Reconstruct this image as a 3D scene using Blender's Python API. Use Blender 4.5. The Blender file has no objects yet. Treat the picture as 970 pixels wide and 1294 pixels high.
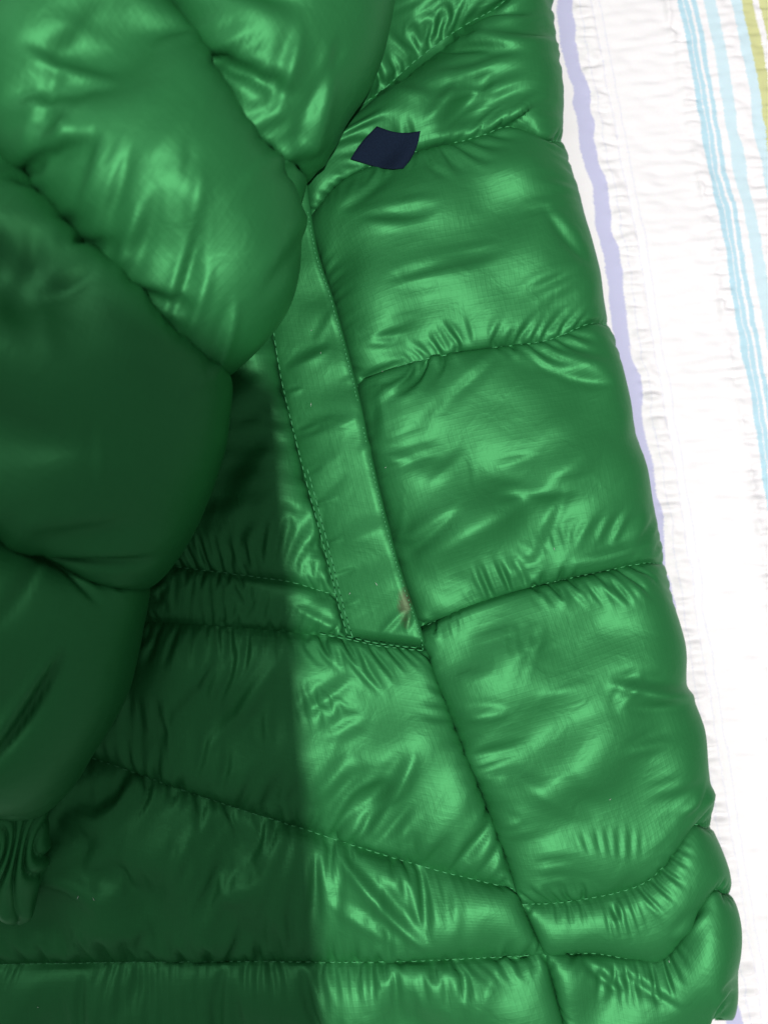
import bpy, math, time
import numpy as np
from mathutils import Vector
LEVELS = 3
T0 = time.time()

# ------------------------------------------------------------------ camera, world, lamps, exposure
D = 0.42                 # camera height above the sheet (m)
W0 = 0.39                # width of the picture on the sheet (m)
S0 = W0 / 970.0          # metres per photograph pixel on the sheet

sc = bpy.context.scene
cam_d = bpy.data.cameras.new('camera')
cam = bpy.data.objects.new('camera', cam_d)
sc.collection.objects.link(cam)
cam.location = (0, 0, D)
cam_d.sensor_fit = 'HORIZONTAL'
cam_d.sensor_width = 36.0
cam_d.lens = 36.0 * D / W0
cam_d.clip_start = 0.005
cam_d.clip_end = 50
cam_d.dof.use_dof = True
cam_d.dof.focus_distance = D - 0.045
cam_d.dof.aperture_fstop = 5.0
sc.camera = cam

world = bpy.data.worlds.new('World')
sc.world = world
world.use_nodes = True
wb = world.node_tree.nodes['Background']
wb.inputs['Color'].default_value = (0.95, 0.97, 1.0, 1)
wb.inputs['Strength'].default_value = 0.31

def area_lamp(name, loc, target, size, power, color):
    d = bpy.data.lights.new(name, 'AREA')
    d.shape = 'DISK'
    d.size = size
    d.energy = power
    d.color = color
    o = bpy.data.objects.new(name, d)
    sc.collection.objects.link(o)
    o.location = loc
    v = Vector(target) - Vector(loc)
    o.rotation_euler = v.to_track_quat('-Z', 'Y').to_euler()
    return o

LAMP = (0.16, -0.36, 1.75)
area_lamp('ceiling_lamp', LAMP, (0, 0, 0), 0.036, 37, (1.0, 0.985, 0.96))
area_lamp('fill_light', (-0.75, 0.75, 1.15), (0, 0, 0), 0.8, 4.6, (0.97, 0.98, 1.0))  # added soft fill to model the folds inside the shadow; no window known

sc.view_settings.view_transform = 'Standard'
sc.view_settings.look = 'None'
sc.view_settings.exposure = 0.0
sc.view_settings.gamma = 1.0
sc.view_settings.use_curve_mapping = False

# ------------------------------------------------------------------ helpers
rng = np.random.default_rng(7)

def P(px, py, z):
    """a point at height z that stands where the photograph shows pixel (px, py)"""
    k = S0 * (D - z) / D
    return np.array([(px - 485.0) * k, -(py - 647.0) * k, z])

def PL(pts):
    return np.array([P(*p) for p in pts])

def to_px(X):
    k = S0 * (D - X[..., 2]) / D
    return X[..., 0] / k + 485.0, 647.0 - X[..., 1] / k

def smooth_curve(pts, n, it=2):
    """resample a polyline to n points by arc length, corners rounded by a Catmull-Rom spline"""
    p = np.asarray(pts, float)
    if len(p) > 2:
        e = np.vstack([2 * p[0] - p[1], p, 2 * p[-1] - p[-2]])
        out = []
        for i in range(1, len(e) - 2):
            t = np.linspace(0, 1, 24, endpoint=False)[:, None]
            a, b, c, d = e[i - 1], e[i], e[i + 1], e[i + 2]
            out.append(0.5 * (2 * b + (c - a) * t + (2 * a - 5 * b + 4 * c - d) * t ** 2 + (3 * b - a - 3 * c + d) * t ** 3))
        p = np.vstack(out + [e[-2][None]])
    s = np.r_[0, np.cumsum(np.linalg.norm(np.diff(p, axis=0), axis=1))]
    q = np.linspace(0, s[-1], n)
    return np.stack([np.interp(q, s, p[:, k]) for k in range(3)], 1)

class Noise:
    """smooth band-limited noise: a sum of random plane waves"""
    def __init__(self, seed, wl, n=24, spread=0.5, ax=(1.0, 1.0)):
        r = np.random.default_rng(seed)
        a = r.uniform(0, 2 * np.pi, n)
        k = 2 * np.pi / (wl * np.exp(r.normal(0, spread * 0.5, n)))
        self.kx = np.cos(a) * k * ax[0]
        self.ky = np.sin(a) * k * ax[1]
        self.ph = r.uniform(0, 2 * np.pi, n)
        self.n = n
    def __call__(self, x, y):
        o = np.zeros(np.broadcast(x, y).shape)
        for kx, ky, ph in zip(self.kx, self.ky, self.ph):
            o += np.sin(kx * x + ky * y + ph)
        return o * math.sqrt(2.0 / self.n)

# ------------------------------------------------------------------ cloth: position based dynamics on a grid
def _proj(X, w, a, b, L, k, kc):
    A = X[a]; B = X[b]
    d = B - A
    l = np.sqrt((d * d).sum(-1)) + 1e-9
    wa = w[a]; wb_ = w[b]
    r = l - L
    kk = np.where(r > 0, k, kc)
    c = (kk * r / l / (wa + wb_ + 1e-9))[..., None] * d
    X[a] = A + wa[..., None] * c
    X[b] = B - wb_[..., None] * c

def grid_sets(R, C):
    sets = []
    def s2(i0, n, st=2): return slice(i0, n, st)
    for off in (0, 1):                       # along columns direction u (axis 1)
        n = (C - 1 - off + 1) // 2
        sets.append(('u', (slice(None), slice(off, off + 2 * n, 2)), (slice(None), slice(off + 1, off + 2 * n + 1, 2))))
    for off in (0, 1):
        n = (R - 1 - off + 1) // 2
        sets.append(('v', (slice(off, off + 2 * n, 2), slice(None)), (slice(off + 1, off + 2 * n + 1, 2), slice(None))))
    for off in (0, 1):
        n = (R - 1 - off + 1) // 2
        ra, rb = slice(off, off + 2 * n, 2), slice(off + 1, off + 2 * n + 1, 2)
        sets.append(('d', (ra, slice(0, C - 1)), (rb, slice(1, C))))
        sets.append(('e', (ra, slice(1, C)), (rb, slice(0, C - 1))))
    for off in range(4):                     # bending, two cells apart
        if off < 2:
            ia = np.arange(R)
            ca = np.array([c for c in range(C - 2) if (c // 2) % 2 == off])
            sets.append(('bu', np.ix_(ia, ca), np.ix_(ia, ca + 2)))
        else:
            ca = np.arange(C)
            ia = np.array([r for r in range(R - 2) if (r // 2) % 2 == off - 2])
            sets.append(('bv', np.ix_(ia, ca), np.ix_(ia + 2, ca)))
    return sets

def relax(X, w, Lu, Lv, iters, pressure, fill, G, floor, bend=0.02, kc=0.6, shear=0.25, damp=0.93):
    R, C = w.shape
    sets = grid_sets(R, C)
    gu = np.linalg.norm(np.diff(G, axis=1), axis=-1); gv = np.linalg.norm(np.diff(G, axis=0), axis=-1)
    stretch = 0.25 * (Lu[:-1] / gu[:-1] + Lu[1:] / gu[1:] + Lv[:, :-1] / gv[:, :-1] + Lv[:, 1:] / gv[:, 1:])
    Ld = np.linalg.norm(G[1:, 1:] - G[:-1, :-1], axis=-1) * stretch
    Le = np.linalg.norm(G[1:, :-1] - G[:-1, 1:], axis=-1) * stretch
    Lbu = Lu[:, :-1] + Lu[:, 1:]
    Lbv = Lv[:-1] + Lv[1:]
    LL = {}
    for i, (t, a, b) in enumerate(sets):
        if t == 'u': LL[i] = Lu[a]
        elif t == 'v': LL[i] = Lv[a]
        elif t == 'd': LL[i] = Ld[a[0]]
        elif t == 'e': LL[i] = Le[a[0]]
        elif t == 'bu': LL[i] = Lbu[a]
        else: LL[i] = Lbv[a]
    NG = normals(G)
    Xp = X.copy()
    for it in range(iters):
        V = (X - Xp) * damp
        du = np.empty_like(X); dv = np.empty_like(X)
        du[:, 1:-1] = X[:, 2:] - X[:, :-2]; du[:, 0] = X[:, 1] - X[:, 0]; du[:, -1] = X[:, -1] - X[:, -2]
        dv[1:-1] = X[2:] - X[:-2]; dv[0] = X[1] - X[0]; dv[-1] = X[-1] - X[-2]
        N = np.cross(dv, du)
        N /= (np.linalg.norm(N, axis=-1, keepdims=True) + 1e-12)
        Xp = X.copy()
        rise = ((X - G) * NG).sum(-1)          # the down pushes until the chamber is as thick as its filling
        X = X + w[..., None] * (V + (pressure * np.clip(1 - rise / fill, -1, 1))[..., None] * N)
        for i, (t, a, b) in enumerate(sets):
            if t in 'uv': _proj(X, w, a, b, LL[i], 0.95, kc)
            elif t in 'de': _proj(X, w, a, b, LL[i], shear, shear * 0.5)
            else: _proj(X, w, a, b, LL[i], 0.0, bend)
        low = X[..., 2] < floor
        X[..., 2] = np.where(low & (w > 0), floor, X[..., 2])
    return X

def up2(A, axis):
    """double the resolution of A along an axis (n -> 2n-1), midpoints cubic"""
    A = np.moveaxis(A, axis, 0)
    n = A.shape[0]
    o = np.empty((2 * n - 1,) + A.shape[1:])
    o[::2] = A
    m = 0.5 * (A[1:] + A[:-1])
    if n > 3:
        m[1:-1] = (-A[:-3] + 9 * A[1:-2] + 9 * A[2:-1] - A[3:]) / 16
    o[1::2] = m
    return np.moveaxis(o, 0, axis)

def quilt(rows, left, right, cols, cells, seed, eu=0.07, ev=1.18, press=2.2e-4, floor=0.0, bend=0.05,
          levels=LEVELS, iters=(300, 160, 60), pin=None, puff=None, ev_list=None, kc=0.6, h=(0.012,), gather=0.0, belly=0.0):
    """a panel of quilted chambers.  rows: seam curves (world points, left to right); left/right: one boundary curve per
    chamber (or None: straight).  Returns the vertex grid, the seam row indices and the flat fabric coordinates."""
    nr = [int(c) for c in cells]
    X = None; seam_idx = []
    for lev in range(levels):
        f = 2 ** lev
        C = (cols - 1) * f + 1
        rowpts = [smooth_curve(r, C) for r in rows]
        r0 = np.random.default_rng(seed)
        parts = []
        idx = [0]
        for k in range(len(rows) - 1):
            n = nr[k] * f
            a, b = rowpts[k], rowpts[k + 1]
            v = np.linspace(0, 1, n + 1)[:, None, None]
            G = a[None] * (1 - v) + b[None] * v
            u = np.linspace(0, 1, C)[None, :, None]
            for side, cur in ((0, left), (1, right)):
                if cur is not None and cur[k] is not None:
                    bc = smooth_curve(cur[k], n + 1)
                    e = 0 if side == 0 else C - 1
                    dlt = bc - G[:, e]
                    wgt = (1 - u) if side == 0 else u
                    G = G + dlt[:, None] * wgt
            parts.append(G if k == 0 else G[1:])
            idx.append(idx[-1] + n)
        G = np.vstack(parts)
        R = G.shape[0]
        w = np.ones((R, C))
        w[idx] = 0
        w[:, 0] = 0; w[:, -1] = 0
        if pin is not None:
            m = pin(G)
            w[m[0]] = 0
            G = np.where(m[0][..., None], m[1], G)
        # rest lengths: cloth cut longer than the seams it is sewn to
        lu = np.linalg.norm(np.diff(G, axis=1), axis=-1)
        lv = np.linalg.norm(np.diff(G, axis=0), axis=-1)
        kk = np.zeros(R); vv = np.zeros(R)
        for k in range(len(rows) - 1):
            i = np.arange(idx[k], idx[k + 1] + 1)
            kk[i] = k; vv[i] = np.linspace(0, 1, len(i))
        nz = Noise(seed + 3, 0.03, ax=(1, 1)); nz2 = Noise(seed + 4, 0.05)
        nu = nz(G[..., 0], G[..., 1]); nv = nz2(G[..., 0], G[..., 1])
        Lu = lu * (1 + belly * np.sin(np.pi * vv[:, None])) * (1 + (eu + gather * (1 - np.sin(np.pi * vv[:, None])) ** 2) * (1 + 0.8 * nu[:, :-1]).clip(0.1, 2.4))
        evr = np.array([(ev_list[int(k)] if ev_list else ev) for k in kk])[:-1, None]
        Lv = lv * (1 + (evr - 1) * (1 + 0.25 * nv[:-1]).clip(0.2, 1.8))
        if puff is not None:              # no slack where the cloth is not filled
            ex = puff(G)
            Lu = lu * (1 + (Lu / lu - 1) * ex[:, :-1]); Lv = lv * (1 + (Lv / lv - 1) * ex[:-1])
        if X is None:
            sn = Noise(seed + 9, 0.012)
            bump = (np.sin(np.pi * vv) ** 0.5)[:, None]
            X = G.copy()
            X = X + (bump * (0.006 + 0.0020 * sn(G[..., 0], G[..., 1])) * (w > 0))[..., None] * normals(G)
        else:
            X = up2(up2(X, 0), 1)
            fix = w == 0
            X[fix] = G[fix]
        pr = np.full((R, C), press / f / f * 1.0)
        hk = np.array([h[min(int(k), len(h) - 1)] for k in kk])[:, None]
        lump = Noise(seed + 5, 0.045)(G[..., 0], G[..., 1])
        fill = hk * (np.sin(np.pi * np.clip(vv, 0.02, 0.98)) ** 0.5)[:, None] * (1 + 0.22 * lump).clip(0.3, 1.8)
        if puff is not None:
            fill = fill * puff(G)
        fill = np.maximum(fill, 0.0008)
        fl = floor(G) if callable(floor) else np.full((R, C), floor)
        X = relax(X, w, Lu, Lv, iters[lev], pr, fill, G, fl, bend=bend, kc=kc)
        seam_idx = idx
    fu = np.zeros((R, C)); fu[:, 1:] = np.cumsum(lu.mean(0))[None]
    fv = np.zeros((R, C)); fv[1:] = np.cumsum(lv.mean(1))[:, None]
    return X, seam_idx, fu, fv

def normals(X):
    du = np.gradient(X, axis=1); dv = np.gradient(X, axis=0)
    N = np.cross(dv, du)
    return N / (np.linalg.norm(N, axis=-1, keepdims=True) + 1e-12)

def folds(X, items, idx, hem=0.008):
    """raise (h > 0) or press in (h < 0) long soft creases drawn in photograph pixels: (x0, y0, x1, y1, width px, height mm)"""
    N = normals(X)
    px, py = to_px(X)
    h = np.zeros(px.shape)
    for x0, y0, x1, y1, wd, mm in items:
        dx, dy = x1 - x0, y1 - y0
        L = math.hypot(dx, dy)
        s = ((px - x0) * dx + (py - y0) * dy) / L / L
        q = ((px - x0) * -dy + (py - y0) * dx) / L
        q = q + 0.10 * L * (s - 0.5) ** 2
        tap = np.clip(1 - (np.abs(s - 0.5) * 2) ** 2, 0, 1)
        wd2 = wd * (0.55 + 0.45 * tap)
        prof = np.exp(-np.abs(q / wd2) ** 1.6) - 0.45 * np.exp(-((q + 1.6 * wd2) / wd2) ** 2)
        h += mm * 0.001 * prof * tap
    R, C = px.shape
    u = np.linspace(0, 1, C); fade = np.clip(10 * np.minimum(u, 1 - u), 0, 1)[None] * np.ones((R, 1))
    i = np.arange(R)
    dist = np.min(np.abs(i[:, None] - np.array(idx)[None]), axis=1)
    fade *= np.clip(dist / (hem / max(1e-6, np.linalg.norm(X[1, C // 2] - X[0, C // 2]))), 0, 1)[:, None]
    return X + N * (h * fade)[..., None]

def strokes(seed, n, x0, x1, y0, y1, ang, spread=28, l0=50, l1=170, h0=0.5, h1=1.6):
    """random long creases of slack thin cloth, mostly in one direction (degrees, photograph pixels)"""
    r = np.random.default_rng(seed)
    out = []
    for _ in range(n):
        cx, cy = r.uniform(x0, x1), r.uniform(y0, y1)
        a = math.radians(ang + spread * r.normal())
        l = r.uniform(l0, l1); w = l * r.uniform(0.05, 0.13)
        dx, dy = 0.5 * l * math.cos(a), -0.5 * l * math.sin(a)
        out.append((cx - dx, cy - dy, cx + dx, cy + dy, w, r.uniform(h0, h1) * r.choice((1, 1, -0.8)) * min(1.0, w / 9)))
    return out

def link(name, me, mat, parent=None):
    o = bpy.data.objects.new(name, me)
    sc.collection.objects.link(o)
    if mat: me.materials.append(mat)
    if parent: o.parent = parent
    return o

def empty(name, parent=None, loc=(0, 0, 0)):
    o = bpy.data.objects.new(name, None)
    sc.collection.objects.link(o)
    o.location = loc
    o.empty_display_size = 0.02
    if parent: o.parent = parent
    return o

def grid_mesh(name, X, fu=None, fv=None, attrs=None):
    R, C = X.shape[:2]
    me = bpy.data.meshes.new(name)
    i = np.arange(R * C).reshape(R, C)
    q = np.stack([i[:-1, :-1], i[1:, :-1], i[1:, 1:], i[:-1, 1:]], -1).reshape(-1, 4)
    me.vertices.add(R * C)
    me.vertices.foreach_set('co', X.reshape(-1).astype(np.float32))
    me.loops.add(q.size)
    me.loops.foreach_set('vertex_index', q.reshape(-1).astype(np.int32))
    me.polygons.add(len(q))
    me.polygons.foreach_set('loop_start', np.arange(0, q.size, 4, dtype=np.int32))
    me.polygons.foreach_set('loop_total', np.full(len(q), 4, np.int32))
    me.update(calc_edges=True)
    me.polygons.foreach_set('use_smooth', np.ones(len(q), bool))
    if fu is not None:
        uv = me.uv_layers.new(name='fabric')
        co = np.stack([fu.reshape(-1)[q.reshape(-1)], fv.reshape(-1)[q.reshape(-1)]], -1)
        uv.data.foreach_set('uv', co.reshape(-1).astype(np.float32))
    for k, a in (attrs or {}).items():
        at = me.attributes.new(k, 'FLOAT', 'POINT')
        at.data.foreach_set('value', a.reshape(-1).astype(np.float32))
    me.validate()
    return me

def chambers(X, idx, fu, fv, parent, mat, name='quilted_chamber', sub=0, skip=(), names=None):
    out = []
    for k in range(len(idx) - 1):
        if k in skip: continue
        s = slice(idx[k], idx[k + 1] + 1)
        me = grid_mesh(name, X[s], fu[s], fv[s])
        o = link((names or {}).get(k, name), me, mat, parent)
        if sub:
            m = o.modifiers.new('smooth', 'SUBSURF'); m.levels = sub; m.render_levels = sub
            m.boundary_smooth = 'PRESERVE_CORNERS'
        out.append(o)
    return out

def stitches(name, pts, mat, parent, length=0.0026, gap=0.0012, rad=0.00025, lift=0.00036, seed=0, jitter=0.25):
    """a row of sewn thread: short bent capsules that dip into the cloth at both ends; one mesh"""
    p = np.asarray(pts)
    s = np.r_[0, np.cumsum(np.linalg.norm(np.diff(p, axis=0), axis=1))]
    r = np.random.default_rng(seed)
    V = []; F = []
    t = 0.0
    ns, nr_ = 5, 6
    while t + length < s[-1]:
        ln = length * (1 + jitter * r.uniform(-1, 1))
        q = np.linspace(t, min(t + ln, s[-1]), ns)
        c = np.stack([np.interp(q, s, p[:, k]) for k in range(3)], 1)
        c[:, 2] += lift * np.array([-0.8, 0.7, 1.0, 0.7, -0.8]) + 0.0001 * r.uniform(-1, 1)
        d = c[-1] - c[0]; d /= np.linalg.norm(d) + 1e-9
        side = np.cross(d, (0, 0, 1)); side /= np.linalg.norm(side) + 1e-9
        upv = np.cross(side, d)
        c += side * r.uniform(-1, 1) * 0.00012
        base = len(V)
        for j in range(ns):
            rr = rad * (0.7 if j in (0, ns - 1) else 1.0)
            for m in range(nr_):
                a = 2 * math.pi * m / nr_
                V.append(c[j] + rr * (math.cos(a) * side + math.sin(a) * upv))
        for j in range(ns - 1):
            for m in range(nr_):
                m2 = (m + 1) % nr_
                F.append((base + j * nr_ + m, base + j * nr_ + m2, base + (j + 1) * nr_ + m2, base + (j + 1) * nr_ + m))
        t += ln + gap * (1 + 0.4 * r.uniform(-1, 1))
    me = bpy.data.meshes.new(name)
    me.from_pydata([tuple(v) for v in V], [], F)
    me.polygons.foreach_set('use_smooth', np.ones(len(F), bool))
    o = link(name, me, mat, parent)
    o['kind'] = 'stuff'
    return o

def tube(name, pts, rad, mat, parent, n=8):
    p = np.asarray(pts)
    V = []; F = []
    for j in range(len(p)):
        d = p[min(j + 1, len(p) - 1)] - p[max(j - 1, 0)]; d /= np.linalg.norm(d) + 1e-9
        side = np.cross(d, (0, 0, 1)); side /= np.linalg.norm(side) + 1e-9
        upv = np.cross(side, d)
        for m in range(n):
            a = 2 * math.pi * m / n
            V.append(p[j] + rad * (math.cos(a) * side + math.sin(a) * upv))
    for j in range(len(p) - 1):
        for m in range(n):
            m2 = (m + 1) % n
            F.append((j * n + m, j * n + m2, (j + 1) * n + m2, (j + 1) * n + m))
    me = bpy.data.meshes.new(name)
    me.from_pydata([tuple(v) for v in V], [], F)
    me.polygons.foreach_set('use_smooth', np.ones(len(F), bool))
    return link(name, me, mat, parent)

# ------------------------------------------------------------------ materials
def mat_new(name):
    m = bpy.data.materials.new(name)
    m.use_nodes = True
    nt = m.node_tree
    return m, nt, nt.nodes['Principled BSDF']

def N_(nt, t, **kw):
    n = nt.nodes.new(t)
    for k, v in kw.items(): setattr(n, k, v)
    return n

def nylon_material(name, base, rough=0.50, stain=None):
    m, nt, b = mat_new(name)
    L = nt.links.new
    uv = N_(nt, 'ShaderNodeUVMap', uv_map='fabric')
    geo = N_(nt, 'ShaderNodeTexCoord')
    # ripstop: fine threads with a heavier thread every couple of millimetres
    sep = N_(nt, 'ShaderNodeSeparateXYZ'); L(uv.outputs['UV'], sep.inputs[0])
    def thread(src, period, sharp):
        a = N_(nt, 'ShaderNodeMath', operation='MULTIPLY'); a.inputs[1].default_value = 2 * math.pi / period; L(src, a.inputs[0])
        s = N_(nt, 'ShaderNodeMath', operation='COSINE'); L(a.outputs[0], s.inputs[0])
        h = N_(nt, 'ShaderNodeMath', operation='MULTIPLY_ADD'); h.inputs[1].default_value = .5; h.inputs[2].default_value = .5; L(s.outputs[0], h.inputs[0])
        p = N_(nt, 'ShaderNodeMath', operation='POWER'); p.inputs[1].default_value = sharp; L(h.outputs[0], p.inputs[0])
        return p.outputs[0]
    def add(a, b_, op='ADD'):
        n = N_(nt, 'ShaderNodeMath', operation=op); L(a, n.inputs[0])
        if isinstance(b_, (int, float)): n.inputs[1].default_value = b_
        else: L(b_, n.inputs[1])
        return n.outputs[0]
    rip = add(thread(sep.outputs[0], 0.0021, 6.0), thread(sep.outputs[1], 0.0024, 6.0))
    nz = N_(nt, 'ShaderNodeTexNoise'); nz.inputs['Scale'].default_value = 900; nz.inputs['Detail'].default_value = 3
    L(geo.outputs['Object'], nz.inputs['Vector'])
    slub = N_(nt, 'ShaderNodeTexNoise'); slub.inputs['Scale'].default_value = 1.0; slub.inputs['Detail'].default_value = 2
    mp = N_(nt, 'ShaderNodeMapping'); mp.inputs['Scale'].default_value = (110, 2000, 1); L(uv.outputs['UV'], mp.inputs['Vector']); L(mp.outputs[0], slub.inputs['Vector'])
    slub2 = N_(nt, 'ShaderNodeTexNoise'); slub2.inputs['Scale'].default_value = 1.0; slub2.inputs['Detail'].default_value = 2
    mp2 = N_(nt, 'ShaderNodeMapping'); mp2.inputs['Scale'].default_value = (2000, 110, 1); L(uv.outputs['UV'], mp2.inputs['Vector']); L(mp2.outputs[0], slub2.inputs['Vector'])
    threads = add(add(slub.outputs['Fac'], slub2.outputs['Fac']), 0.5, 'MULTIPLY')
    fine = add(add(add(rip, 0.22, 'MULTIPLY'), add(threads, 0.45, 'MULTIPLY')), add(nz.outputs['Fac'], 0.25, 'MULTIPLY'))
    # soft crumple of the thin shell, a few millimetres across
    cr = N_(nt, 'ShaderNodeTexNoise'); cr.inputs['Scale'].default_value = 95; cr.inputs['Detail'].default_value = 3; cr.inputs['Roughness'].default_value = .45
    cr.inputs['Distortion'].default_value = 0.6
    L(geo.outputs['Object'], cr.inputs['Vector'])
    b1 = N_(nt, 'ShaderNodeBump'); b1.inputs['Strength'].default_value = 1.0; b1.inputs['Distance'].default_value = 0.0004
    L(cr.outputs['Fac'], b1.inputs['Height'])
    b2 = N_(nt, 'ShaderNodeBump'); b2.inputs['Strength'].default_value = 0.8; b2.inputs['Distance'].default_value = 0.00007
    L(fine, b2.inputs['Height']); L(b1.outputs['Normal'], b2.inputs['Normal'])
    L(b2.outputs['Normal'], b.inputs['Normal'])
    # dye: slight unevenness along the threads
    ramp = N_(nt, 'ShaderNodeMix', data_type='RGBA')
    ramp.inputs['A'].default_value = tuple(c * 0.88 for c in base) + (1,)
    ramp.inputs['B'].default_value = tuple(min(1, c * 1.12) for c in base) + (1,)
    L(threads, ramp.inputs['Factor'])
    col = ramp.outputs['Result']
    if stain is not None:
        sp, rad, scol = stain
        di = N_(nt, 'ShaderNodeVectorMath', operation='DISTANCE'); vs = N_(nt, 'ShaderNodeVectorMath', operation='MULTIPLY'); vs.inputs[1].default_value = (1.0, 0.42, 0.5); L(geo.outputs['Object'], vs.inputs[0]); L(vs.outputs[0], di.inputs[0]); di.inputs[1].default_value = (sp[0], sp[1] * 0.42, sp[2] * 0.5)
        wv = N_(nt, 'ShaderNodeTexNoise'); wv.inputs['Scale'].default_value = 260; L(geo.outputs['Object'], wv.inputs['Vector'])
        ad = add(di.outputs['Value'], add(add(wv.outputs['Fac'], -0.5), rad * 1.4, 'MULTIPLY'))
        mr = N_(nt, 'ShaderNodeMapRange'); mr.inputs['From Min'].default_value = rad; mr.inputs['From Max'].default_value = rad * 0.3
        mr.inputs['To Max'].default_value = 0.75
        L(ad, mr.inputs['Value'])
        mx = N_(nt, 'ShaderNodeMix', data_type='RGBA'); L(mr.outputs['Result'], mx.inputs['Factor']); L(col, mx.inputs['A'])
        mx.inputs['B'].default_value = scol + (1,)
        col = mx.outputs['Result']
    L(col, b.inputs['Base Color'])
    b.inputs['Roughness'].default_value = rough
    b.inputs['Specular IOR Level'].default_value = 0.34
    b.inputs['Specular Tint'].default_value = (0.70, 1.0, 0.78, 1)
    b.inputs['Metallic'].default_value = 0.42
    b.inputs['Sheen Weight'].default_value = 0.0
    b.inputs['Sheen Roughness'].default_value = 0.4
    b.inputs['Sheen Tint'].default_value = (0.6, 1.0, 0.75, 1)
    return m

def plain_material(name, base, rough, spec=0.4, noise=600, amp=0.15, bump=0.0002):
    m, nt, b = mat_new(name)
    L = nt.links.new
    tc = N_(nt, 'ShaderNodeTexCoord')
    nz = N_(nt, 'ShaderNodeTexNoise'); nz.inputs['Scale'].default_value = noise; nz.inputs['Detail'].default_value = 4
    L(tc.outputs['Object'], nz.inputs['Vector'])
    mx = N_(nt, 'ShaderNodeMix', data_type='RGBA')
    mx.inputs['A'].default_value = tuple(c * (1 - amp) for c in base) + (1,)
    mx.inputs['B'].default_value = tuple(min(1, c * (1 + amp)) for c in base) + (1,)
    L(nz.outputs['Fac'], mx.inputs['Factor']); L(mx.outputs['Result'], b.inputs['Base Color'])
    bp = N_(nt, 'ShaderNodeBump'); bp.inputs['Distance'].default_value = bump; L(nz.outputs['Fac'], bp.inputs['Height']); L(bp.outputs['Normal'], b.inputs['Normal'])
    b.inputs['Roughness'].default_value = rough
    b.inputs['Specular IOR Level'].default_value = spec
    return m

GREEN = (0.0175, 0.144, 0.040)
M_NYLON = nylon_material('green_nylon', GREEN)
M_WELT = nylon_material('green_nylon_welt', GREEN, stain=(P(512, 763, 0.041), 0.0046, (0.050, 0.042, 0.024)))
M_THREAD = plain_material('green_thread', (0.042, 0.25, 0.088), 0.55)
M_PATCH = plain_material('navy_woven', (0.006, 0.012, 0.026), 0.9, 0.08, 1500, 0.35, 0.0003)

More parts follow.
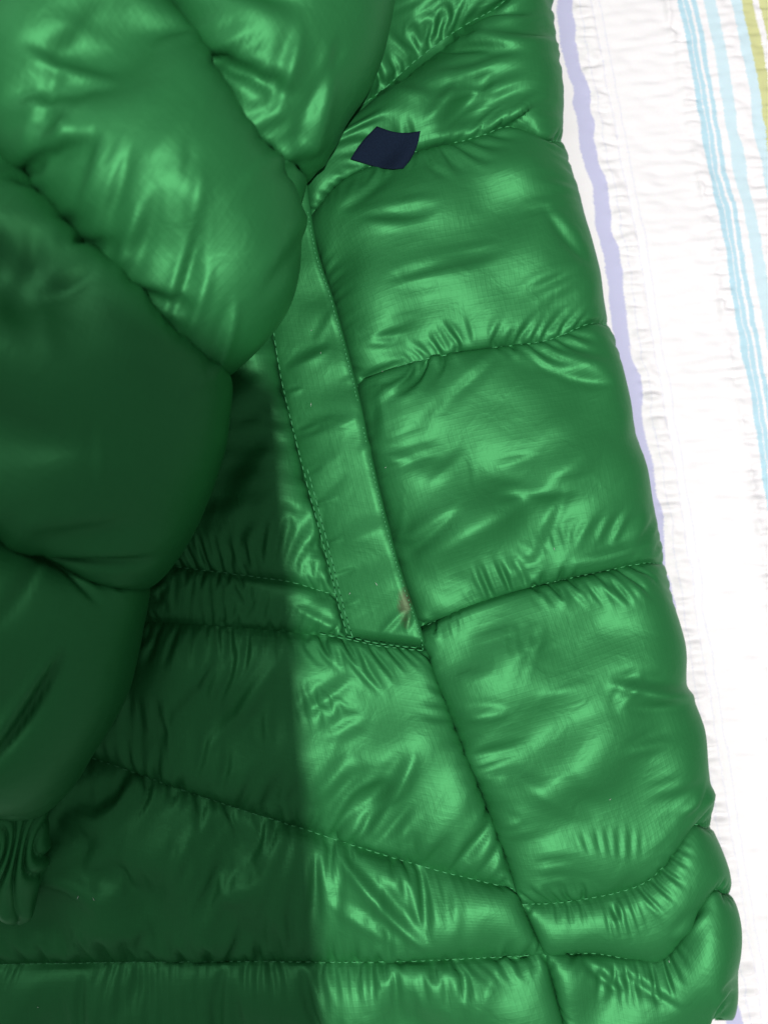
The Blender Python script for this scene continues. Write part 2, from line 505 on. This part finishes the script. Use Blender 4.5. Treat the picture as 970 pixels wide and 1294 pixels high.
# ------------------------------------------------------------------ bed sheet
def build_sheet():
    x = np.concatenate([np.linspace(-0.75, 0.02, 60, endpoint=False), np.linspace(0.02, 0.235, 270, endpoint=False), np.linspace(0.235, 0.75, 60)])
    y = np.concatenate([np.linspace(0.85, 0.30, 30, endpoint=False), np.linspace(0.30, -0.30, 660, endpoint=False), np.linspace(-0.30, -0.85, 30)])
    Xg, Yg = np.meshgrid(x, y)
    px = Xg / S0 + 485; py = 647 - Yg / S0
    s = py                                            # along the stripes
    q = px - 0.172 * py - 5 * np.sin(py / 260.0)      # across the stripes, photograph pixels at the top edge
    q = np.where(q > 975, 690 + np.mod(q - 690, 285), np.where(q < 640, 690 + np.mod(q - 690, 285), q))
    def band(a, b, e=3.0): return 1 / (1 + np.exp(-(q - a) / e)) / (1 + np.exp((q - b) / e))
    fine = Noise(21, 16, 40, 0.7, ax=(0.35, 1.0)); mid = Noise(22, 46, 30, 0.6); big = Noise(23, 260, 16)
    lat = Noise(24, 20, 30, 0.5, ax=(0.2, 1.0))
    puck = band(722, 745) + band(838, 858) + 0.8 * band(905, 926) + 0.7 * band(936, 975) + 0.45 * band(876, 890) + 0.28 * band(760, 838)
    z = 0.00075 * puck * (fine(q, s) + 0.5 * np.abs(lat(q, s))) + 0.0004 * (mid(px, py)) * (0.25 + puck) + 0.0009 * big(px, py)
    z += 0.0006 * np.exp(-((q - 841) / 4.0) ** 2) * (1 + 0.7 * mid(px * 1.3, py)) - 0.0004 * np.exp(-((q - 748) / 2.0) ** 2)
    fade = np.exp(-np.clip((np.abs(Xg - 0.12) - 0.2), 0, None) / 0.05)
    z = z * fade - 0.001
    qs = q + 0.5 * fine(q, s) * (0.3 + puck) + 0.7 * mid(q, s) + 2.0 * band(690, 730, 6) * mid(q * 0.3, s)
    me = grid_mesh('bed_sheet', np.stack([Xg, Yg, z], -1), Xg, Yg, {'stripe': qs, 'along': s})
    m, nt, b = mat_new('striped_seersucker')
    L = nt.links.new
    at = N_(nt, 'ShaderNodeAttribute', attribute_name='stripe')
    mr = N_(nt, 'ShaderNodeMapRange'); mr.inputs['From Min'].default_value = 680; mr.inputs['From Max'].default_value = 980
    tcx = N_(nt, 'ShaderNodeTexCoord'); fz = N_(nt, 'ShaderNodeTexNoise'); fz.inputs['Scale'].default_value = 1.0; fz.inputs['Detail'].default_value = 1
    mpf = N_(nt, 'ShaderNodeMapping'); mpf.inputs['Scale'].default_value = (700, 2600, 1); L(tcx.outputs['Object'], mpf.inputs['Vector']); L(mpf.outputs[0], fz.inputs['Vector'])
    fm = N_(nt, 'ShaderNodeMath', operation='MULTIPLY_ADD'); fm.inputs[1].default_value = 7.0; L(fz.outputs['Fac'], fm.inputs[0])
    fa = N_(nt, 'ShaderNodeMath', operation='ADD'); fa.inputs[1].default_value = -3.5; L(at.outputs['Fac'], fa.inputs[0]); L(fa.outputs[0], fm.inputs[2])
    L(fm.outputs[0], mr.inputs['Value'])
    cr = N_(nt, 'ShaderNodeValToRGB'); cr.color_ramp.interpolation = 'CONSTANT'
    W = (0.73, 0.71, 0.72); LAV = (0.46, 0.46, 0.63); BL = (0.40, 0.58, 0.66); PB = (0.51, 0.645, 0.70); YE = (0.52, 0.53, 0.26); LN = (0.62, 0.62, 0.69)
    stops = [(680, W), (699, LAV), (719, W), (729.5, LN), (730.5, W), (746, LN), (747.2, W), (757, LN), (758, W), (839, W), (856, BL), (863, W), (865, BL), (871, W), (873.5, BL),
             (880, W), (889, PB), (904, W), (924, PB), (937, YE), (951, W), (959, YE), (972, W)]
    els = cr.color_ramp.elements
    els[0].position = 0; els[0].color = W + (1,)
    els[1].position = (699 - 680) / 300; els[1].color = LAV + (1,)
    for p_, c_ in stops[2:]:
        e = els.new((p_ - 680) / 300); e.color = c_ + (1,)
    L(mr.outputs['Result'], cr.inputs['Fac'])
    # cross threads
    tc = N_(nt, 'ShaderNodeTexCoord')
    nz = N_(nt, 'ShaderNodeTexNoise'); nz.inputs['Scale'].default_value = 1400; nz.inputs['Detail'].default_value = 2; L(tc.outputs['Object'], nz.inputs['Vector'])
    mx = N_(nt, 'ShaderNodeMix', data_type='RGBA', blend_type='MULTIPLY'); mx.inputs['Factor'].default_value = 0.10
    L(cr.outputs['Color'], mx.inputs['A']); L(nz.outputs['Color'], mx.inputs['B'])
    L(mx.outputs['Result'], b.inputs['Base Color'])
    bp = N_(nt, 'ShaderNodeBump'); bp.inputs['Distance'].default_value = 0.0002; bp.inputs['Strength'].default_value = 0.6
    L(nz.outputs['Fac'], bp.inputs['Height']); L(bp.outputs['Normal'], b.inputs['Normal'])
    b.inputs['Roughness'].default_value = 0.9
    b.inputs['Specular IOR Level'].default_value = 0.2
    o = link('bed_sheet', me, m)
    o['kind'] = 'structure'
    o['label'] = 'white seersucker bed sheet with blue, lavender and yellow stripes under the jacket'
    return o
build_sheet()

# ------------------------------------------------------------------ the jacket
jacket = empty('puffer_jacket')
jacket['label'] = 'glossy green quilted puffer jacket lying on a striped bed sheet'
jacket['category'] = 'jacket'

ZS = 0.034        # height of the sewn seams on the body
# princess seam, from under the sleeve down to the hem
PRIN = [(372, 120, ZS), (376, 200, ZS), (392, 282, ZS), (420, 380, ZS), (449, 488, ZS), (470, 590, ZS), (500, 705, ZS), (530, 795, ZS), (548, 850, ZS), (570, 912, ZS),
        (625, 1048, ZS), (656, 1135, ZS), (688, 1208, ZS), (712, 1294, ZS), (730, 1370, ZS)]
def prin_between(y0, y1):
    p = [q for q in PRIN if y0 < q[1] < y1]
    ys = [q[1] for q in PRIN]; xs = [q[0] for q in PRIN]
    return PL([(np.interp(y0, ys, xs), y0, ZS)] + p + [(np.interp(y1, ys, xs), y1, ZS)])
def prin_pt(y):
    ys = [q[1] for q in PRIN]; xs = [q[0] for q in PRIN]
    return (np.interp(y, ys, xs), y, ZS)

def edge(x, y, dz=0.0):
    """the side of the body rolling down to the sheet at the silhouette pixel (x, y)"""
    return [(x - 26, y, ZS - 0.003), (x - 8, y, ZS - 0.010), (x, y, 0.014), (x - 4, y, 0.006), (x - 22, y, 0.001)]

side_rows = [
    PL([(366, -60, ZS), (430, -120, ZS), (520, -190, ZS), (600, -230, ZS)] + edge(682, -250)),
    PL([prin_pt(185)[:2] + (ZS,), (430, 150, ZS - .004), (480, 116, ZS - .006), (530, 72, ZS - .006), (580, 36, ZS - .004), (640, -2, ZS)] + edge(690, -60)),
    PL([prin_pt(275), (430, 232, ZS), (480, 205, ZS), (529, 191, ZS), (576, 180, ZS), (612, 170, ZS), (645, 160, ZS)] + edge(708, 178)),
    PL([prin_pt(487), (490, 468, ZS), (540, 453, ZS), (620, 440, ZS), (690, 430, ZS)] + edge(766, 410)),
    PL([prin_pt(797), (580, 769, ZS), (640, 749, ZS), (700, 735, ZS), (760, 722, ZS)] + edge(836, 712)),
    PL([prin_pt(1143), (720, 1139, ZS), (790, 1125, ZS), (830, 1103, ZS)] + edge(896, 1046)),
    PL([prin_pt(1207), (750, 1205, ZS - .004), (800, 1212, ZS - .004), (840, 1206, ZS - .004)] + edge(920, 1130)),
    PL([prin_pt(1340), (780, 1350, ZS - .010), (850, 1340, ZS - .012)] + edge(925, 1290)),
]
yl = [-60, 185, 275, 487, 797, 1143, 1207, 1340]
side_left = [None] + [prin_between(yl[k], yl[k + 1]) for k in range(1, 7)]
for c_ in side_left[1:4]: c_[:, 2] -= 0.005          # tucked under the pocket welt
for k_ in (2, 3, 4): side_rows[k_][0, 2] -= 0.005
def flat_edge(G):
    u = np.linspace(0, 1, G.shape[1])
    k = np.clip((u - 0.74) / 0.16, 0, 1)
    return (1 - 0.62 * k * k * (3 - 2 * k))[None] * np.ones((G.shape[0], 1))
side_X, side_i, su, sv = quilt(side_rows, side_left, None, 37, [14, 10, 16, 18, 20, 7, 11], seed=11, eu=0.055, ev_list=[1.10, 1.12, 1.06, 1.05, 1.05, 1.12, 1.09],
                               press=2.0e-4, floor=0.0005, h=(.010, .009, .0085, .009, .0100, .009, .011), gather=0.07, puff=flat_edge)
side_X = folds(side_X, [
    (525, 718, 775, 556, 26, 4.2), (496, 716, 585, 645, 10, -2.6), (468, 524, 548, 455, 7, -1.4), (572, 505, 640, 440, 7, -1.1),
    (702, 476, 776, 486, 10, -2.0), (690, 448, 772, 462, 9, 1.4), (720, 716, 836, 684, 8, 1.4), (640, 728, 700, 700, 8, 1.0),
    (765, 868, 885, 884, 10, 3.0), (790, 898, 872, 894, 8, -1.4), (566, 908, 646, 902, 8, 1.8), (596, 1046, 660, 1044, 8, 1.5),
    (640, 980, 746, 1040, 16, 1.6), (555, 866, 628, 850, 12, 1.4), (684, 262, 744, 336, 8, -1.5), (430, 270, 500, 215, 8, -1.4),
    (585, 178, 700, 118, 11, 2.8), (556, 170, 625, 92, 12, -2.4), (535, 160, 590, 90, 9, 1.5), (470, 500, 470, 560, 8, -1.2),
    (770, 1140, 782, 1165, 6, -1.5), (735, 1215, 790, 1262, 6, -1.6), (780, 1230, 860, 1280, 7, -1.4), (850, 1190, 900, 1150, 7, 1.4)] + [k for k in strokes(201, 52, 400, 900, -20, 1290, 38, h0=0.5, h1=1.7) if not 195 < 0.5 * (k[1] + k[3]) < 410], side_i)
side_panel = empty('side_panel', jacket)
chambers(side_X, side_i, su, sv, side_panel, M_NYLON)


# front panel: runs under the pocket welt to the princess seam
WELT_L = [(285, 130, ZS), (322, 300, ZS), (333, 360, ZS), (343, 415, ZS), (356, 490, ZS), (381, 592, ZS), (405, 682, ZS), (428, 772, ZS), (438, 806, ZS)]
def front_seam(pts): return PL(pts)
front_rows = [
    PL([(60, 330, .030), (140, 250, .030), (220, 190, .030), (300, 150, .028), prin_pt(125)]),
    PL([(40, 690, ZS - .004), (140, 700, ZS - .004), (210, 714, ZS - .004), (300, 726, ZS - .004), (370, 736, ZS - .003), (425, 750, ZS - .004), prin_pt(745)]),
    PL([(0, 790, ZS - .004), (140, 785, ZS - .004), (260, 790, ZS - .004), (375, 800, ZS - .004), (438, 807, ZS - .002), prin_pt(823)]),
    PL([(-60, 920, ZS - .006), (60, 942, ZS - .006), (140, 966, ZS - .006), (270, 1012, ZS - .006), (400, 1053, ZS - .003), (470, 1076, ZS), (560, 1102, ZS), prin_pt(1124)]),
    PL([(-60, 1220, ZS - .006), (100, 1217, ZS - .006), (300, 1215, ZS - .006), (410, 1216, ZS - .003), (500, 1215, ZS), (600, 1211, ZS), prin_pt(1206)]),
    PL([(-60, 1350, ZS - .010), (200, 1350, ZS - .010), (450, 1350, ZS - .010), (600, 1350, ZS - .008), prin_pt(1345)]),
]
fy = [125, 745, 823, 1124, 1206, 1345]
front_right = [prin_between(fy[k], fy[k + 1]) for k in range(5)]
_wl = np.array([(a, b) for a, b, c in WELT_L])
def under_welt(G):
    px, py = to_px(G)
    xl = np.interp(py, _wl[:, 1], _wl[:, 0])
    yb = np.interp(px, [438, 535], [806, 822])
    m = (px > xl) & (py < yb)
    Q = G.copy(); Q[..., 2] = np.minimum(Q[..., 2], ZS - 0.004)
    return m, Q
front_X, front_i, ru, rv = quilt(front_rows, None, front_right, 49, [20, 5, 17, 8, 10], seed=29, eu=0.055, ev_list=[1.05, 1.12, 1.06, 1.09, 1.07],
                                 press=2.0e-4, floor=0.0005, pin=under_welt, h=(.009, .005, .010, .010, .010), gather=0.09)
front_X = folds(front_X, [
    (375, 908, 450, 856, 10, 2.0), (468, 1060, 530, 950, 12, 3.4), (390, 1018, 445, 955, 13, 2.0),
    (420, 1080, 540, 1208, 9, 3.2), (410, 1140, 505, 1198, 9, 1.4), (255, 960, 360, 830, 12, 2.0), (200, 940, 290, 830, 12, -1.6),
    (365, 690, 425, 718, 6, 1.2), (368, 766, 432, 800, 6, 1.2), (210, 1130, 250, 1040, 9, 1.6), (120, 1130, 160, 1040, 10, -1.4), (290, 640, 350, 560, 14, 1.6)] + strokes(203, 38, 0, 640, 480, 1290, 58, h0=0.5, h1=1.7), front_i)
front_panel = empty('front_panel', jacket)
chambers(front_X, front_i, ru, rv, front_panel, M_NYLON)


# pocket welt
ZW = ZS + 0.003
def lift(pts, dz): return [(a, b, c + dz) for a, b, c in pts]
wl_pts = PL(lift(WELT_L, 0.002))
wr_pts = PL(lift([(374, 130, ZS), (396, 300, ZS), (420, 380, ZS), (449, 488, ZS), (471, 590, ZS), (500, 705, ZS), (530, 795, ZS), (536, 822, ZS)], 0.006))
def lerp_row(k0):
    return None
def build_welt():
    n = 330
    Lc = smooth_curve(wl_pts, n); Rc = smooth_curve(wr_pts, n)
    us = np.r_[0, 0.006, np.linspace(0.03, 1, 44)]
    cols = [Lc + np.array([0.0004, 0, -0.004])]
    s_ = np.linspace(0, 1, n)
    lump = Noise(77, 0.10, 14); fine_ = Noise(78, 0.022, 24, ax=(0.6, 1.0))
    for u in us[1:]:
        p = Lc * (1 - u) + Rc * u
        prof = math.sin(math.pi * min(1, u * 0.55 + 0.02)) ** 0.45 if u < 0.9 else 1.0
        z = 0.0046 * prof * (1 + 0.16 * lump(p[:, 0], p[:, 1])) + 0.00035 * fine_(p[:, 0], p[:, 1])
        z = z - 0.0012 * np.clip((u - 0.88) / 0.12, 0, 1) ** 2
        p = p.copy(); p[:, 2] += z - 0.0035
        cols.append(p)
    last = cols[-1]
    for dx, dz in ((.0007, -.0007), (.0008, -.0018), (.0002, -.0030), (-.0025, -.0042), (-.006, -.005)):
        cols.append(last + np.array([dx, 0, dz]))
    X = np.stack(cols, 1)
    end = np.clip((s_ - 0.975) / 0.025, 0, 1) ** 2
    X[..., 2] = X[..., 2] * (1 - end[:, None]) + np.minimum(X[..., 2], ZS - 0.002) * end[:, None]
    fu = np.r_[us * 0.028, 0.0285, 0.029, 0.0295, 0.03, 0.031][None] * np.ones((n, 1))
    fv = (s_ * 0.25)[:, None] * np.ones((1, X.shape[1]))
    return X, [0, n - 1], fu, fv
welt_X, welt_i, wu, wv_ = build_welt()
welt_X = folds(welt_X, [(372, 562, 456, 528, 11, 1.8), (362, 470, 420, 440, 8, 1.2), (512, 768, 478, 804, 5, 1.1), (519, 772, 512, 800, 4, 1.0),
    (430, 690, 500, 660, 14, 0.9), (385, 640, 440, 600, 10, -0.8)] + strokes(207, 14, 360, 520, 380, 810, 30, 20, 40, 90, 0.3, 0.9)
    + [(x_, y_, x_ + 26 * k_, y_ - 9 * k_, 3.5, h_) for x_, y_, k_, h_ in ((358, 500, 1, .6), (372, 548, 1.2, .7), (384, 598, .9, -.6), (394, 640, 1.3, .7), (408, 690, 1, .7), (418, 730, 1.2, -.6), (428, 768, 1, .7))], [0], hem=0.001)
welt = empty('pocket_welt', jacket)
chambers(welt_X, welt_i, wu, wv_, welt, M_WELT, name='welt_fabric')


# sleeve: rings of seam round a soft tube, swelling between them
def ring(r, l, zc, b, skew=0.0, lift_l=0.0, a0=-60, a1=215):
    """r, l: photograph pixels of the right and left flank; zc: height of the flanks; b: rise of the crown"""
    A = P(r[0], r[1], zc); B = P(l[0], l[1], zc)
    c = 0.5 * (A + B); h = 0.5 * (A - B)
    ax = np.array([-h[1], h[0], 0]); ax /= np.linalg.norm(ax)
    out = []
    for a in np.linspace(math.radians(a1), math.radians(a0), 25):
        ca, sa = math.cos(a), math.sin(a)
        p = c + h * np.sign(ca) * abs(ca) ** 0.85
        p = p + ax * skew * max(0, sa)
        p[2] = max(zc + b * sa, 0.012)
        out.append(p)
    return np.array(out)

sleeve_rows = [
    ring((470, -150), (250, -560), .070, .028),
    ring((362, 264), (70, -210), .066, .030),
    ring((262, 472), (-100, 70), .066, .032),
    ring((166, 742), (-240, 540), .060, .030),
    ring((46, 1012), (-260, 900), .050, .020),
]
sl_X, sl_i, lu_, lv_ = quilt(sleeve_rows, None, None, 45, [22, 18, 18, 18], seed=57, eu=0.055, ev_list=[1.25, 1.30, 1.28, 1.28], belly=0.30,
                             press=2.4e-4, floor=0.012, h=(.028, .030, .032, .036), gather=0.05)
puck = []
r_ = np.random.default_rng(5)
for (x0, y0, x1, y1, n, dx, dy, ln) in ((20, 165, 285, 470, 9, 0.30, -0.95, 105), (235, 20, 372, 235, 8, 0.72, -0.35, 80)):
    for k in range(n):
        t_ = (k + r_.uniform(0.1, 0.9)) / n
        x = x0 + (x1 - x0) * t_; y = y0 + (y1 - y0) * t_
        l_ = ln * r_.uniform(0.6, 1.3)
        am = 0.55 if x0 == 235 else 0.9
        puck.append((x - dx * 25, y - dy * 25, x + dx * l_, y + dy * l_, r_.uniform(7, 13), am * r_.uniform(1.2, 3.4) * r_.choice((1, 1, -1))))
puck += [(388, 225, 424, 60, 13, 3.0), (350, 150, 385, 30, 10, 2.0), (-25, 990, 90, 820, 9, -6.0), (-10, 800, 60, 700, 12, -2.0)]
sl_X = folds(sl_X, puck + strokes(205, 30, 0, 460, 0, 960, 65, 30, 70, 200, 0.8, 2.4), sl_i, hem=0.003)
sleeve = empty('sleeve', jacket)
chambers(sl_X, sl_i, lu_, lv_, sleeve, M_NYLON)
def build_cuff():
    ra = smooth_curve(ring((60, 985), (-250, 880), .050, .020), 520); rb = smooth_curve(ring((40, 1172), (-262, 1070), .044, .017), 520)
    n = 60
    v = np.linspace(0, 1, n)[:, None, None]
    X = ra[None] * (1 - v) + rb[None] * v
    u = np.linspace(0, 1, 520)[None]; vv = v[..., 0]
    nz = Noise(91, 0.03, 16)(X[..., 0], X[..., 1])
    ph = 2 * np.pi * (19 * u + 0.9 * nz + 0.3 * np.sin(vv * 4 + u * 40))
    pleat = np.abs(np.cos(ph / 2)) ** 0.7
    gath = 0.55 + 0.45 * np.cos(2 * np.pi * (vv - 0.05)) ** 2
    N = normals(X)
    X = X + N * (0.0036 * pleat * gath + 0.004 * np.sin(np.pi * vv) - 0.003)[..., None]
    hem = np.clip((vv - 0.90) / 0.10, 0, 1)
    X = X - N * (0.006 * hem ** 2)[..., None]
    return X, [0, n - 1], u * 0.3 * np.ones((n, 1)), vv * 0.06 * np.ones((1, 520))
cf_X, cf_i, cu, cv = build_cuff()
chambers(cf_X, cf_i, cu, cv, sleeve, M_NYLON, name='cuff')


# navy fabric tag sewn into the seam
def surface_at(X, pts):
    vx, vy = to_px(X); V = X.reshape(-1, 3); vx = vx.reshape(-1); vy = vy.reshape(-1)
    out = []
    for x, y in pts:
        d = (vx - x) ** 2 + (vy - y) ** 2
        j = np.argpartition(d, 40)[:40]
        out.append(V[j, 2].max() * 0.5 + V[j, 2].mean() * 0.5)
    return np.array(out)
def build_tag():
    nu_, nv_ = 25, 17
    u = np.linspace(0, 1, nu_)[None]; v = np.linspace(0, 1, nv_)[:, None]
    tl, tr, br, bl = [np.array(c, float) for c in ((476, 159), (531, 165), (511, 213), (443, 200))]
    xy = ((1 - u) * (1 - v))[..., None] * tl + (u * (1 - v))[..., None] * tr + (u * v)[..., None] * br + ((1 - u) * v)[..., None] * bl
    xy[..., 1] += 5.0 * np.sin(np.pi * u) * (1 - v) + 4.0 * np.sin(np.pi * u) * v
    xy[..., 0] += -3.0 * np.sin(np.pi * v) * (1 - u) + 4.0 * np.sin(np.pi * v) * u
    z = surface_at(side_X, xy.reshape(-1, 2)).reshape(nv_, nu_)
    for _ in range(40):
        zp = np.pad(z, 1, mode='edge'); z = np.maximum(0.25 * (zp[:-2, 1:-1] + zp[2:, 1:-1] + zp[1:-1, :-2] + zp[1:-1, 2:]), z - 0.0004)
    z = z + 0.0016 + 0.0014 * np.sin(u * 7.5 + v * 1.5) * (0.3 + 0.7 * v) - 0.0022 * np.clip((u - 0.72) / 0.28, 0, 1) ** 2 * v
    X = np.array([[P(xy[i, j, 0], xy[i, j, 1], z[i, j]) for j in range(nu_)] for i in range(nv_)])
    o = link('fabric_tag', grid_mesh('fabric_tag', X, np.broadcast_to(u, (nv_, nu_)) * .02, np.broadcast_to(v, (nv_, nu_)) * .015), M_PATCH, jacket)
    o['label'] = 'small dark navy fabric tag sewn into the seam'
    m = o.modifiers.new('thick', 'SOLIDIFY'); m.thickness = 0.0007
    return o
build_tag()

# stitching
for nm, X, idx, par, rows_ in (('seam_stitching', side_X, side_i, side_panel, range(1, 7)), ('seam_stitching', front_X, front_i, front_panel, (1, 3, 4))):
    for r_ in rows_:
        stitches(nm, X[idx[r_]], M_THREAD, par, seed=r_)
stitches('edge_stitching', smooth_curve(wl_pts, 300) + np.array([0.0008, 0, 0.001]), M_THREAD, welt, seed=71)
stitches('edge_stitching', smooth_curve(wr_pts, 300) + np.array([-0.0006, 0, 0.0008]), M_THREAD, welt, length=0.0012, gap=0.0009, seed=72)

# ------------------------------------------------------------------ unseen curling blocker added above the lens, shaped to shade the sleeve and front
def build_shadow_blocker():
    top = np.array([(-.165, .072), (-.0805, .020), (-.0133, -.032), (.0030, -.048)])
    nu_, nv_ = 41, 25
    d = np.r_[0, np.cumsum(np.linalg.norm(np.diff(top, axis=0), axis=1))]
    q = np.linspace(0, d[-1], nu_)
    tx = np.interp(q, d, top[:, 0]); ty = np.interp(q, d, top[:, 1])
    k = np.ones(5) / 5
    bx = np.linspace(-.165, .0205, nu_); by = np.full(nu_, -.29)
    v = np.linspace(0, 1, nv_)[:, None]
    Q = np.stack([tx * (1 - v) + bx * v, ty * (1 - v) + by * v, np.full((nv_, nu_), 0.468)], -1)
    left = np.linspace(1, 0, nu_)[None]
    t = (0.52 * np.clip(left / 0.75, 0, 1) ** 0.55) * (1 - 0.75 * v)         # curls up towards the lamp at its far left corner
    X = Q + (np.array(LAMP) - Q) * t[..., None]
    o = link('shadow_blocker', grid_mesh('shadow_blocker', X, np.broadcast_to(left, (nv_, nu_)), np.broadcast_to(v, (nv_, nu_))), plain_material('grey_blocker', (0.30, 0.29, 0.27), 0.8, 0.3, 400, 0.15, 0.00005))
    m = o.modifiers.new('thick', 'SOLIDIFY'); m.thickness = 0.0015; m.offset = 1
    o['label'] = 'added grey sheet out of view, shaped to cast the shadow on the jacket'
    o['category'] = 'shadow blocker'
build_shadow_blocker()
for off in (0.0, 0.0016):
    bl = PL([(404, 800, ZS), (438, 806, ZS), (480, 815, ZS), (536, 821, ZS)] if off == 0 else [(438, 803, ZS), (480, 812, ZS), (532, 818, ZS)])
    stitches('edge_stitching', smooth_curve(bl, 120) + np.array([0, -0.0004, 0.0006]), M_THREAD, welt, seed=80)
stitches('edge_stitching', smooth_curve(PL(lift(WELT_L[5:], 0.002)), 120) + np.array([0.0028, 0, 0.0012]), M_THREAD, welt, seed=81)
# a few specks of lint on the shell
rl = np.random.default_rng(17)
lint = []
for X_ in (side_X, front_X, welt_X):
    for _ in range(9):
        i_, j_ = rl.integers(10, X_.shape[0] - 10), rl.integers(10, X_.shape[1] - 10)
        lint.append((X_[i_, j_], rl.uniform(0, math.pi), rl.uniform(0.0003, 0.0012)))
V = []; F = []
for c_, an, ln in lint:
    d_ = np.array([math.cos(an), math.sin(an), 0]) * ln; e_ = np.array([-math.sin(an), math.cos(an), 0]) * 0.00013
    b_ = len(V); c_ = c_ + np.array([0, 0, 0.0003])
    for q_ in (c_ - d_, c_ + e_, c_ + d_, c_ - e_, c_ + np.array([0, 0, .00025]), c_ - np.array([0, 0, .0003])): V.append(tuple(q_))
    for f_ in ((0, 1, 4), (1, 2, 4), (2, 3, 4), (3, 0, 4), (1, 0, 5), (2, 1, 5), (3, 2, 5), (0, 3, 5)): F.append(tuple(b_ + k for k in f_))
me = bpy.data.meshes.new('lint'); me.from_pydata(V, [], F)
lo = link('lint', me, plain_material('white_lint', (0.6, 0.62, 0.6), 0.9), jacket); lo['kind'] = 'stuff'
